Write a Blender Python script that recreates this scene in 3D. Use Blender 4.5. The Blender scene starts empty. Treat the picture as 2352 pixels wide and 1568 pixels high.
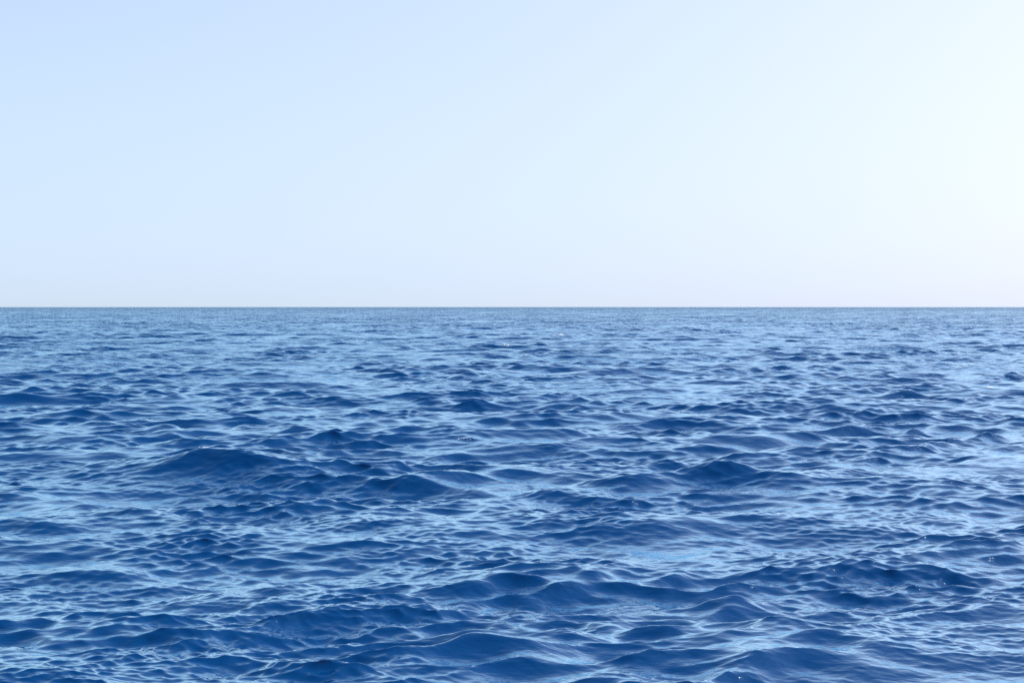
import bpy, math
import numpy as np

# ------------------------------------------------------------------ camera
scene = bpy.context.scene
CAM_H = 4.5                      # eye height above mean sea level, from the upper deck of a boat
LENS = 55.0
cam_data = bpy.data.cameras.new("camera")
cam_data.lens = LENS
cam_data.sensor_width = 36.0
cam_data.sensor_fit = 'HORIZONTAL'
cam_data.clip_start = 0.1
cam_data.clip_end = 60000.0
cam = bpy.data.objects.new("camera", cam_data)
scene.collection.objects.link(cam)
PITCH = math.atan(36.25 / (1024 * LENS / 36.0))
cam.location = (0.0, 0.0, CAM_H)
cam.rotation_euler = (math.pi / 2 - PITCH, 0.0, 0.0)
scene.camera = cam

# ------------------------------------------------------------------ world, sun, exposure
HAZE_FALL = 2.6                  # how fast the pale marine haze thins with height
HAZE_AMT = 0.90
CLEAR_AIR = (0.61, 0.82, 0.87)
HAZE_COL = (3.58, 4.22, 5.0, 1)
HAZE_GLOW = (15.5, 8.6, 7.5)   # forward scattering towards the sun
SUN_EL = math.radians(50.0)
SUN_AZ = math.radians(70.0)      # measured from +Y (view direction) towards +X (right)
world = bpy.data.worlds.new("World")
scene.world = world
world.use_nodes = True
nt = world.node_tree
nt.nodes.clear()
sky = nt.nodes.new("ShaderNodeTexSky")
sky.sky_type = 'NISHITA'
sky.sun_disc = False
sky.sun_elevation = SUN_EL
sky.sun_rotation = SUN_AZ
sky.altitude = 0.0
sky.air_density = 1.0
sky.dust_density = 0.6
sky.ozone_density = 1.5
bg = nt.nodes.new("ShaderNodeBackground")
bg.inputs["Strength"].default_value = 0.12
out = nt.nodes.new("ShaderNodeOutputWorld")
# hazy summer sky: the lowest degrees of the clear-air model are lifted into the pale haze above the water
W = nt.nodes.new
def wmath(op, a, b):
    n = W("ShaderNodeMath"); n.operation = op
    for k, v in enumerate((a, b)):
        if v is None: continue
        if isinstance(v, (int, float)): n.inputs[k].default_value = v
        else: nt.links.new(v, n.inputs[k])
    return n.outputs[0]
tcw = W("ShaderNodeTexCoord")
sx = W("ShaderNodeSeparateXYZ"); nt.links.new(tcw.outputs["Generated"], sx.inputs[0])
elev = wmath('MAXIMUM', sx.outputs[2], 0.0)
lift = wmath('ADD', wmath('MULTIPLY', elev, 0.82), 0.18)
cx = W("ShaderNodeCombineXYZ")
nt.links.new(sx.outputs[0], cx.inputs[0]); nt.links.new(sx.outputs[1], cx.inputs[1]); nt.links.new(lift, cx.inputs[2])
nv = W("ShaderNodeVectorMath"); nv.operation = 'NORMALIZE'
nt.links.new(cx.outputs[0], nv.inputs[0]); nt.links.new(nv.outputs[0], sky.inputs[0])
haze = wmath('POWER', 2.718, wmath('MULTIPLY', elev, -HAZE_FALL))
hz = W("ShaderNodeMix"); hz.data_type = 'RGBA'
nt.links.new(wmath('MULTIPLY', haze, HAZE_AMT), hz.inputs["Factor"])
sk = W("ShaderNodeVectorMath"); sk.operation = 'MULTIPLY'; sk.inputs[1].default_value = CLEAR_AIR
nt.links.new(sky.outputs[0], sk.inputs[0]); nt.links.new(sk.outputs[0], hz.inputs[6]); 
# the haze glows towards the sun (forward scattering)
sd = W("ShaderNodeVectorMath"); sd.operation = 'DOT_PRODUCT'
nt.links.new(tcw.outputs["Generated"], sd.inputs[0])
sd.inputs[1].default_value = (math.cos(SUN_EL) * math.sin(SUN_AZ), math.cos(SUN_EL) * math.cos(SUN_AZ), math.sin(SUN_EL))
fwd = wmath('POWER', wmath('MULTIPLY', wmath('ADD', sd.outputs["Value"], 1.0), 0.5), 7.0)
hc = W("ShaderNodeVectorMath"); hc.operation = 'SCALE'
hc.inputs[0].default_value = HAZE_GLOW
nt.links.new(fwd, hc.inputs["Scale"])
ha = W("ShaderNodeVectorMath"); ha.operation = 'ADD'
ha.inputs[0].default_value = HAZE_COL[:3]
nt.links.new(hc.outputs[0], ha.inputs[1]); nt.links.new(ha.outputs[0], hz.inputs[7])
# a touch of grey murk in the lowest degrees
murk = wmath('SUBTRACT', 1.0, wmath('MULTIPLY', wmath('POWER', 2.718, wmath('MULTIPLY', elev, -20.0)), 0.16))
mk = W("ShaderNodeVectorMath"); mk.operation = 'SCALE'
tint = W("ShaderNodeVectorMath"); tint.operation = 'MULTIPLY'; tint.inputs[1].default_value = (1.0, 1.0, 1.0)
nt.links.new(hz.outputs[2], tint.inputs[0]); nt.links.new(tint.outputs[0], mk.inputs[0])
nt.links.new(murk, mk.inputs["Scale"]); nt.links.new(mk.outputs[0], bg.inputs["Color"])
nt.links.new(bg.outputs[0], out.inputs["Surface"])

sun_data = bpy.data.lights.new("sun", 'SUN')
sun_data.energy = 3.0
sun_data.angle = math.radians(0.53)
sun_data.color = (1.0, 0.95, 0.88)
sun = bpy.data.objects.new("sun", sun_data)
scene.collection.objects.link(sun)
sun.rotation_euler = (math.pi / 2 - SUN_EL, 0.0, math.pi - SUN_AZ)
sun.location = (40, 20, 60)

scene.view_settings.view_transform = 'Standard'
scene.view_settings.look = 'None'
scene.view_settings.gamma = 1.0
scene.view_settings.use_curve_mapping = False
scene.view_settings.exposure = 0.85
scene.cycles.max_bounces = 4
scene.cycles.use_denoising = False
scene.cycles.sample_clamp_direct = 1.0

# ------------------------------------------------------------------ sea: spectrum of real waves
rng = np.random.default_rng(11)
EARTH_R = 6371000.0

def smooth(a, b, x):
    t = np.clip((x - a) / (b - a), 0, 1)
    return t * t * (3 - 2 * t)

def band(lmin, lmax, n, slope_rms, spread_deg, mean_deg=-84.0):
    """n plane waves of wavelengths lmin..lmax (m) with a given total slope."""
    u = (np.arange(n) + rng.random(n)) / n
    lam = lmin * (lmax / lmin) ** u
    rng.shuffle(lam)
    k = 2 * np.pi / lam
    th = np.radians(mean_deg) + np.radians(spread_deg) * rng.standard_normal(n)
    slope = slope_rms * math.sqrt(2.0 / n) * np.sqrt(rng.rayleigh(0.8, n))
    return dict(lmin=lmin, k=k, kx=k * np.cos(th), ky=k * np.sin(th), cx=np.cos(th), cy=np.sin(th),
                a=slope / k, ph=rng.random(n) * 2 * np.pi)

BANDS = [
    # lmin  lmax    n   slope  spread
    band(12.0, 26.0, 14, 0.020, 20),
    band(6.0, 12.0, 40, 0.070, 20),
    band(3.0, 6.0, 50, 0.098, 23),
    band(1.5, 3.0, 60, 0.108, 27),
    band(0.75, 1.5, 60, 0.112, 29),
    band(0.38, 0.75, 60, 0.120, 30),
    band(0.19, 0.38, 60, 0.128, 31),
    band(0.10, 0.19, 50, 0.112, 34),
]
CHOP = 1.02

def modulator(x, y, scale, seed):
    """slow unevenness of the wind: ripples stronger in some patches than in others"""
    r = np.random.default_rng(seed)
    m = np.zeros_like(x)
    for _ in range(9):
        kk = 2 * np.pi / (scale * (0.6 + 1.6 * r.random()))
        t = r.random() * 2 * np.pi
        m += np.sin(x * np.float32(kk * math.cos(t)) + y * np.float32(kk * math.sin(t) * 0.8) + np.float32(r.random() * 6.28))
    return np.clip(1.0 + 0.26 * m, 0.35, 1.8)

# single steep waves that stand out in the photograph: crest x, crest y, half width, trough y (in pixels of
# a 2352 px wide print), tilt of the crest line in degrees.  The pixel gives a direction; the distance is where
# that direction meets the water.
FEATURES = [
    (520, 1056, 185, 1140, -5, 1.4), (975, 1104, 190, 1140, -8, 1.2), (1660, 1092, 100, 1132, 0, 2.3),
    (1090, 846, 120, 868, 5, 1.1), (1290, 806, 50, 821, -4, 1.2), (640, 934, 75, 955, 3, 1.1), (660, 902, 65, 920, 0, 1.0),
    (900, 1004, 85, 1024, 0, 1.1), (2090, 836, 80, 858, 0, 1.1), (1640, 872, 70, 890, 3, 1.1), (1470, 890, 80, 910, 4, 1.0),
    (240, 906, 75, 926, 0, 1.0), (2222, 886, 34, 898, 0, 1.2), (1790, 1188, 120, 1232, 0, 0.9), (2140, 1302, 100, 1345, -3, 0.75),
    (1220, 1316, 210, 1395, 3, 1.0), (1150, 1470, 130, 1545, 0, 1.05), (1660, 1490, 110, 1565, -8, 0.95), (820, 1394, 170, 1440, 8, 1.0),
    (200, 1302, 130, 1345, 2, 1.0), (70, 1210, 80, 1245, 0, 1.0), (15, 1128, 50, 1156, 0, 1.1), (1850, 1276, 45, 1296, -4, 1.1),
    (830, 1248, 130, 1280, -3, 1.0), (620, 1536, 75, 1570, -2, 1.0), (1800, 966, 70, 986, 0, 1.0), (2070, 904, 90, 922, 4, 1.0),
    (440, 784, 40, 796, 0, 1.0), (850, 832, 35, 842, 0, 1.0), (600, 856, 60, 872, 0, 1.0), (1190, 948, 90, 966, 3, 1.0),
    (1540, 992, 80, 1012, -3, 1.0), (1420, 1256, 40, 1275, 0, 1.0), (300, 1180, 110, 1215, -5, 0.9), (2260, 1395, 110, 1430, -4, 0.9),
    (1700, 1375, 60, 1400, 0, 0.9), (180, 1150, 60, 1172, 0, 1.0), (1300, 1130, 100, 1160, -6, 0.9), (350, 1450, 120, 1490, 3, 0.9),
]
F_PX = 2352 * LENS / 36.0
HORIZON_PX = 705.0 - 4.3        # row of the level line of sight, just above the visible horizon

def feature_list():
    out = []
    for cx_, cy_, hw, ty, tilt, gain in FEATURES:
        dc = (cy_ - HORIZON_PX) / F_PX; db = (ty - HORIZON_PX) / F_PX
        A = CAM_H * (1 / dc - 1 / db) / (1.6 / 0.36 + 1 / dc + 0.6 / db)
        r = (CAM_H - A) / dc
        hl = 1.6 * A / 0.36
        out.append(((cx_ - 1176.0) / F_PX * r, r, A * gain * 1.0, hl, 1.2 * hw / F_PX * r, math.radians(tilt) * 3.0))
    return out
FEAT = feature_list()

def add_features(x, y, Z, X, Y):
    for fx, fy, A, hl, lu, tilt in FEAT:
        m = np.nonzero((np.abs(x - fx) < 3.2 * lu + 2 * hl) & (np.abs(y - fy) < 6 * hl + 1.2 * lu))[0]
        if len(m) == 0:
            continue
        dx = x[m] - fx; dy = y[m] - fy
        c, s = math.cos(tilt), math.sin(tilt)
        u = (c * dx + s * dy) / lu
        v = (-s * dx + c * dy) + 0.25 * hl * u * u          # crest bends back at its ends
        t = np.abs(v) / hl
        front = 1.9 * np.exp(-1.2 * t ** 1.35) - 0.9 * np.exp(-(t / 1.8) ** 2)
        back = np.exp(-(t / 1.5) ** 1.6)
        f = np.where(v < 0, front, back) * np.exp(-np.abs(u) ** 1.8)
        Z[m] += (A * f).astype(np.float32)
        Y[m] -= (0.2 * A * np.clip(f, 0, 1)).astype(np.float32)   # lean towards the trough

def calm_under_features(x, y):
    w = np.ones_like(x)
    for fx, fy, A, hl, lu, tilt in FEAT:
        m = np.nonzero((np.abs(x - fx) < 3 * lu) & (np.abs(y - fy) < 5 * hl))[0]
        if len(m):
            w[m] *= (1 - 0.55 * np.exp(-((x[m] - fx) / (1.3 * lu)) ** 2 - ((y[m] - fy) / (2.2 * hl)) ** 2)).astype(np.float32)
    return w

def sea_surface(x, y, spacing):
    x = x.astype(np.float32); y = y.astype(np.float32)
    X = x.copy(); Y = y.copy(); Z = np.zeros_like(x)
    calm = calm_under_features(x, y)
    for i, b in enumerate(BANDS):
        w = smooth(0.0, 1.0, np.clip((b['lmin'] / 1.9 - spacing) / (b['lmin'] / 1.9 - b['lmin'] / 4.0), 0, 1))
        idx = np.nonzero(w > 0.002)[0]
        if len(idx) == 0:
            continue
        for s in range(0, len(idx), 60000):
            ii = idx[s:s + 60000]
            px, py = x[ii], y[ii]
            dz = np.zeros_like(px); dx = np.zeros_like(px); dy = np.zeros_like(px)
            for kx, ky, cx, cy, a, ph in zip(b['kx'], b['ky'], b['cx'], b['cy'], b['a'], b['ph']):
                p = px * np.float32(kx) + py * np.float32(ky) + np.float32(ph)
                dz += np.float32(a) * np.cos(p)
                s_ = np.sin(p)
                dx -= np.float32(a * cx * CHOP) * s_
                dy -= np.float32(a * cy * CHOP) * s_
            ww = w[ii].astype(np.float32)
            if b['lmin'] < 2.0:
                ww = ww * modulator(px, py, max(6.0 * b['lmin'], 2.5) * 2.0, 100 + i)
            if b['lmin'] > 2.5:
                ww = ww * calm[ii]
            Z[ii] += dz * ww; X[ii] += dx * ww; Y[ii] += dy * ww
    add_features(x, y, Z, X, Y)
    return X, Y, Z

# ------------------------------------------------------------------ sea: one sheet out to the horizon
def rows_between(r0, r1, rel):
    n = max(1, int(round(math.log(r1 / r0) / rel)))
    return list(np.exp(np.linspace(math.log(r0), math.log(r1), n + 1))[:-1])

# columns: fine across the view, coarser all the way round behind
HALF, SIDE = math.radians(18.8), math.radians(40.0)
NF, NS, NC = 920, 80, 40
fine = np.linspace(-HALF, HALF, NF + 1)
side = np.linspace(HALF, SIDE, NS + 1)[1:]
rest = SIDE + (2 * math.pi - 2 * SIDE) * (np.linspace(0, 1, NC + 1)[1:-1])
phi = np.concatenate([-side[::-1], fine, side, rest])          # closed ring
NF = NF + 2 * NS
assert len(phi) == NF + NC

zones = [
    (rows_between(1.0, 15.5, 0.08) + rows_between(15.5, 42.0, 0.0016), 1),
    (rows_between(42.0, 150.0, 0.0015), 2),
    (rows_between(150.0, 420.0, 0.0011) + rows_between(420.0, 2000.0, 0.0016) + rows_between(2000.0, 9000.0, 0.01) + [9000.0], 4),
]
px, py, sp = [], [], []
faces3, faces4 = [], []
start = 0
prev = None            # (start index of last row, step)
for radii, step in zones:
    ph = phi[::step]
    n = len(ph)
    r = np.array(radii)
    R_, P_ = np.meshgrid(r, ph, indexing='ij')
    dr = np.gradient(r)
    dphi = np.diff(np.concatenate([ph, [ph[0] + 2 * math.pi]]))
    S_ = np.maximum(np.repeat(dr[:, None], n, 1), 0.5 * R_ * dphi[None, :])
    px.append((R_ * np.sin(P_)).ravel()); py.append((R_ * np.cos(P_)).ravel()); sp.append(S_.ravel())
    if prev is not None:
        ps, pn = prev                       # the previous, finer row has 2n points
        j = np.arange(n)
        c0 = start + j; c1 = start + (j + 1) % n
        f0 = ps + 2 * j; f1 = ps + 2 * j + 1; f2 = ps + (2 * j + 2) % pn
        faces3 += [np.stack([f0, f1, c0], 1), np.stack([f1, c1, c0], 1), np.stack([f1, f2, c1], 1)]
    i = np.arange(len(r) - 1)[:, None]; j = np.arange(n)[None, :]
    a = start + i * n + j; b_ = start + i * n + (j + 1) % n
    faces4.append(np.stack([a, b_, b_ + n, a + n], -1).reshape(-1, 4))
    prev = (start + (len(r) - 1) * n, n)
    start += len(r) * n
px = np.concatenate(px); py = np.concatenate(py); sp = np.concatenate(sp)
X, Y, Z = sea_surface(px, py, sp)
Z = Z - ((px * px + py * py) / (2 * EARTH_R)).astype(np.float32)
co = np.stack([X, Y, Z], 1).astype(np.float32)
f3 = np.concatenate(faces3); f4 = np.concatenate(faces4)
mesh = bpy.data.meshes.new("sea")
mesh.vertices.add(len(co)); mesh.vertices.foreach_set("co", co.ravel())
nl = f3.size + f4.size
mesh.loops.add(nl)
mesh.loops.foreach_set("vertex_index", np.concatenate([f3.ravel(), f4.ravel()]).astype(np.int32))
mesh.polygons.add(len(f3) + len(f4))
ls = np.concatenate([np.arange(len(f3)) * 3, f3.size + np.arange(len(f4)) * 4]).astype(np.int32)
mesh.polygons.foreach_set("loop_start", ls)
mesh.polygons.foreach_set("use_smooth", np.ones(len(ls), dtype=bool))
mesh.update(calc_edges=True)
mesh.validate()
sea = bpy.data.objects.new("sea", mesh)
scene.collection.objects.link(sea)
sea["kind"] = "structure"
sea["label"] = "deep blue open sea with choppy wind waves out to the horizon"
print("sea verts", len(co), "tris", len(f3) + 2 * len(f4))

# ------------------------------------------------------------------ water material
WATER_BODY = (0.0, 0.035, 0.128, 1)
WATER_SHEEN = (0.68, 0.91, 1.0, 1)
mat = bpy.data.materials.new("sea_water")
mat.use_nodes = True
nt = mat.node_tree
nt.nodes.clear()
N = nt.nodes.new
mo = N("ShaderNodeOutputMaterial")
# blue light scattered back out of deep clear water, under a smooth reflecting surface
body = N("ShaderNodeBsdfDiffuse"); body.inputs["Color"].default_value = WATER_BODY
surf = N("ShaderNodeBsdfGlossy"); surf.inputs["Color"].default_value = WATER_SHEEN
surf.inputs["Roughness"].default_value = 0.03
fr = N("ShaderNodeFresnel"); fr.inputs["IOR"].default_value = 1.34
pb = N("ShaderNodeMixShader")
fm = N("ShaderNodeMapRange"); fm.interpolation_type = 'SMOOTHSTEP'
fm.inputs["From Min"].default_value = 0.005; fm.inputs["From Max"].default_value = 0.43
fm.inputs["To Min"].default_value = 0.012; fm.inputs["To Max"].default_value = 0.90
nt.links.new(fr.outputs[0], fm.inputs["Value"]); nt.links.new(fm.outputs[0], pb.inputs[0]); nt.links.new(body.outputs[0], pb.inputs[1]); nt.links.new(surf.outputs[0], pb.inputs[2])
tc = N("ShaderNodeTexCoord")
dist = N("ShaderNodeVectorMath"); dist.operation = 'LENGTH'
nt.links.new(tc.outputs["Object"], dist.inputs[0])

# gusts: patches of rougher and calmer water
gmap = N("ShaderNodeMapping"); gmap.inputs["Scale"].default_value = (0.035, 0.02, 0.03)
nt.links.new(tc.outputs["Object"], gmap.inputs["Vector"])
gn = N("ShaderNodeTexNoise"); gn.inputs["Scale"].default_value = 1.0
gn.inputs["Detail"].default_value = 6.0; gn.inputs["Roughness"].default_value = 0.75
nt.links.new(gmap.outputs[0], gn.inputs["Vector"])
gust = N("ShaderNodeMapRange")
for k_, v_ in (("From Min", 0.36), ("From Max", 0.64), ("To Min", 0.25), ("To Max", 1.75)):
    gust.inputs[k_].default_value = v_
nt.links.new(gn.outputs[0], gust.inputs["Value"])

def bump_layer(scale, detail, d0, d1, height, prev_normal, squash=0.55):
    mp = N("ShaderNodeMapping"); mp.inputs["Scale"].default_value = (scale * squash, scale, scale)
    nt.links.new(tc.outputs["Object"], mp.inputs["Vector"])
    nz = N("ShaderNodeTexNoise"); nz.inputs["Scale"].default_value = 1.0
    nz.inputs["Detail"].default_value = detail; nz.inputs["Roughness"].default_value = 0.55
    nt.links.new(mp.outputs[0], nz.inputs["Vector"])
    mr = N("ShaderNodeMapRange"); mr.inputs["From Min"].default_value = d0; mr.inputs["From Max"].default_value = d1
    nt.links.new(dist.outputs["Value"], mr.inputs["Value"])
    bp = N("ShaderNodeBump"); bp.inputs["Distance"].default_value = height * 1.75
    gm = N("ShaderNodeMath"); gm.operation = 'MULTIPLY'
    nt.links.new(mr.outputs[0], gm.inputs[0]); nt.links.new(gust.outputs[0], gm.inputs[1])
    gs = N("ShaderNodeMath"); gs.operation = 'MULTIPLY'; gs.inputs[1].default_value = 0.57
    nt.links.new(gm.outputs[0], gs.inputs[0])
    nt.links.new(gs.outputs[0], bp.inputs["Strength"])
    nt.links.new(nz.outputs[0], bp.inputs["Height"])
    if prev_normal is not None:
        nt.links.new(prev_normal, bp.inputs["Normal"])
    return bp.outputs[0]

nrm = bump_layer(10.0, 2, -1.0, 0.0, 0.012, None, 0.45)
nrm = bump_layer(3.2, 2, 45.0, 110.0, 0.10, nrm, 0.35)
nrm = bump_layer(0.8, 2, 150.0, 420.0, 1.0, nrm, 0.35)
nrm = bump_layer(0.25, 2, 700.0, 1600.0, 4.6, nrm, 0.4)
for n_ in (body, surf, fr):
    nt.links.new(nrm, n_.inputs["Normal"])
nt.links.new(pb.outputs[0], mo.inputs["Surface"])
mesh.materials.append(mat)

# ------------------------------------------------------------------ flecks of foam where a crest has just broken, and white flecks as painted sun glints
foam_glint_mat = bpy.data.materials.new("sea_foam_glint")
foam_glint_mat.use_nodes = True
fnt = foam_glint_mat.node_tree
fb = fnt.nodes["Principled BSDF"]
fb.inputs["Roughness"].default_value = 0.6
fnz = fnt.nodes.new("ShaderNodeTexNoise"); fnz.inputs["Scale"].default_value = 30.0
frp = fnt.nodes.new("ShaderNodeValToRGB")
frp.color_ramp.elements[0].color = (0.62, 0.68, 0.74, 1); frp.color_ramp.elements[1].color = (0.82, 0.84, 0.86, 1)
fnt.links.new(fnz.outputs[0], frp.inputs[0]); fnt.links.new(frp.outputs[0], fb.inputs["Base Color"])

def foam_glint_fleck(px_, py_, length, depth, count, size, label, seed):
    r_ = np.random.default_rng(seed)
    dep = (py_ - HORIZON_PX) / F_PX
    y0 = CAM_H / dep; x0 = (px_ - 1176.0) / F_PX * y0
    space = 0.0016
    # the nearest crest top around that place
    cand = y0 * (1 + np.linspace(-0.05, 0.05, 161))
    cand_x = np.full(161, x0)
    _, _, cz = sea_surface(cand_x, cand, np.full(161, space * y0))
    y0 = float(cand[int(np.argmax(cz))])
    u = r_.normal(0, 0.36, count) * length
    v = r_.normal(-0.2, 0.30, count) * depth
    sx_, sy_, sz_ = sea_surface(x0 + u, y0 + v, np.full(count, space * y0))
    sz_ = sz_ - y0 * y0 / (2 * EARTH_R)
    # bubbles and glint specks: small flattened eight-sided domes
    vs, fs = [], []
    for bx, by, bz in zip(sx_, sy_, sz_):
        q = size * (0.4 + r_.random())
        base = len(vs)
        rot = r_.random() * 6.28
        for lvl, (rad, hz_) in enumerate(((1.0, -0.15), (0.75, 0.35))):
            for k in range(6):
                t = rot + k * math.pi / 3
                vs.append((bx + q * 1.5 * rad * math.cos(t), by + q * rad * math.sin(t), bz + q * hz_))
        vs.append((bx, by, bz + q * 0.55))
        for k in range(6):
            n_ = (k + 1) % 6
            fs.append((base + k, base + n_, base + 6 + n_, base + 6 + k))
            fs.append((base + 6 + k, base + 6 + n_, base + 12))
    me = bpy.data.meshes.new("foam_glint_fleck")
    me.from_pydata(vs, [], fs); me.update()
    me.polygons.foreach_set("use_smooth", np.ones(len(me.polygons), dtype=bool))
    me.materials.append(foam_glint_mat)
    o = bpy.data.objects.new("foam_glint_fleck", me)
    scene.collection.objects.link(o)
    o["label"] = label; o["category"] = "foam"; o["kind"] = "stuff"; o["group"] = "flecks of foam on breaking crests"

foam_glint_fleck(1291, 772, 1.2, 1.0, 60, 0.05, "thin white streak of foam far out near the horizon, the longest fleck", 1)
foam_glint_fleck(1166, 797, 0.6, 0.8, 30, 0.04, "small distant foam fleck on the next crest in front of the longest streak", 2)
foam_glint_fleck(452, 1052, 0.3, 0.4, 36, 0.016, "white fleck as a painted sun glint at the top of the large dark swell", 3)  # sun glint on the swell's crest, modelled as white domes
foam_glint_fleck(1067, 1028, 0.5, 0.2, 22, 0.012, "tiny white fleck as a painted sparkle on a low crest beyond the large swell", 4)  # sparkle of sunlight put in as white specks
foam_glint_fleck(2226, 887, 0.45, 0.5, 40, 0.04, "white fleck as a painted sun glint on a sharp little peak on the brighter side of the sea", 5)  # white specks stand in for the sun's sparkle on this peak
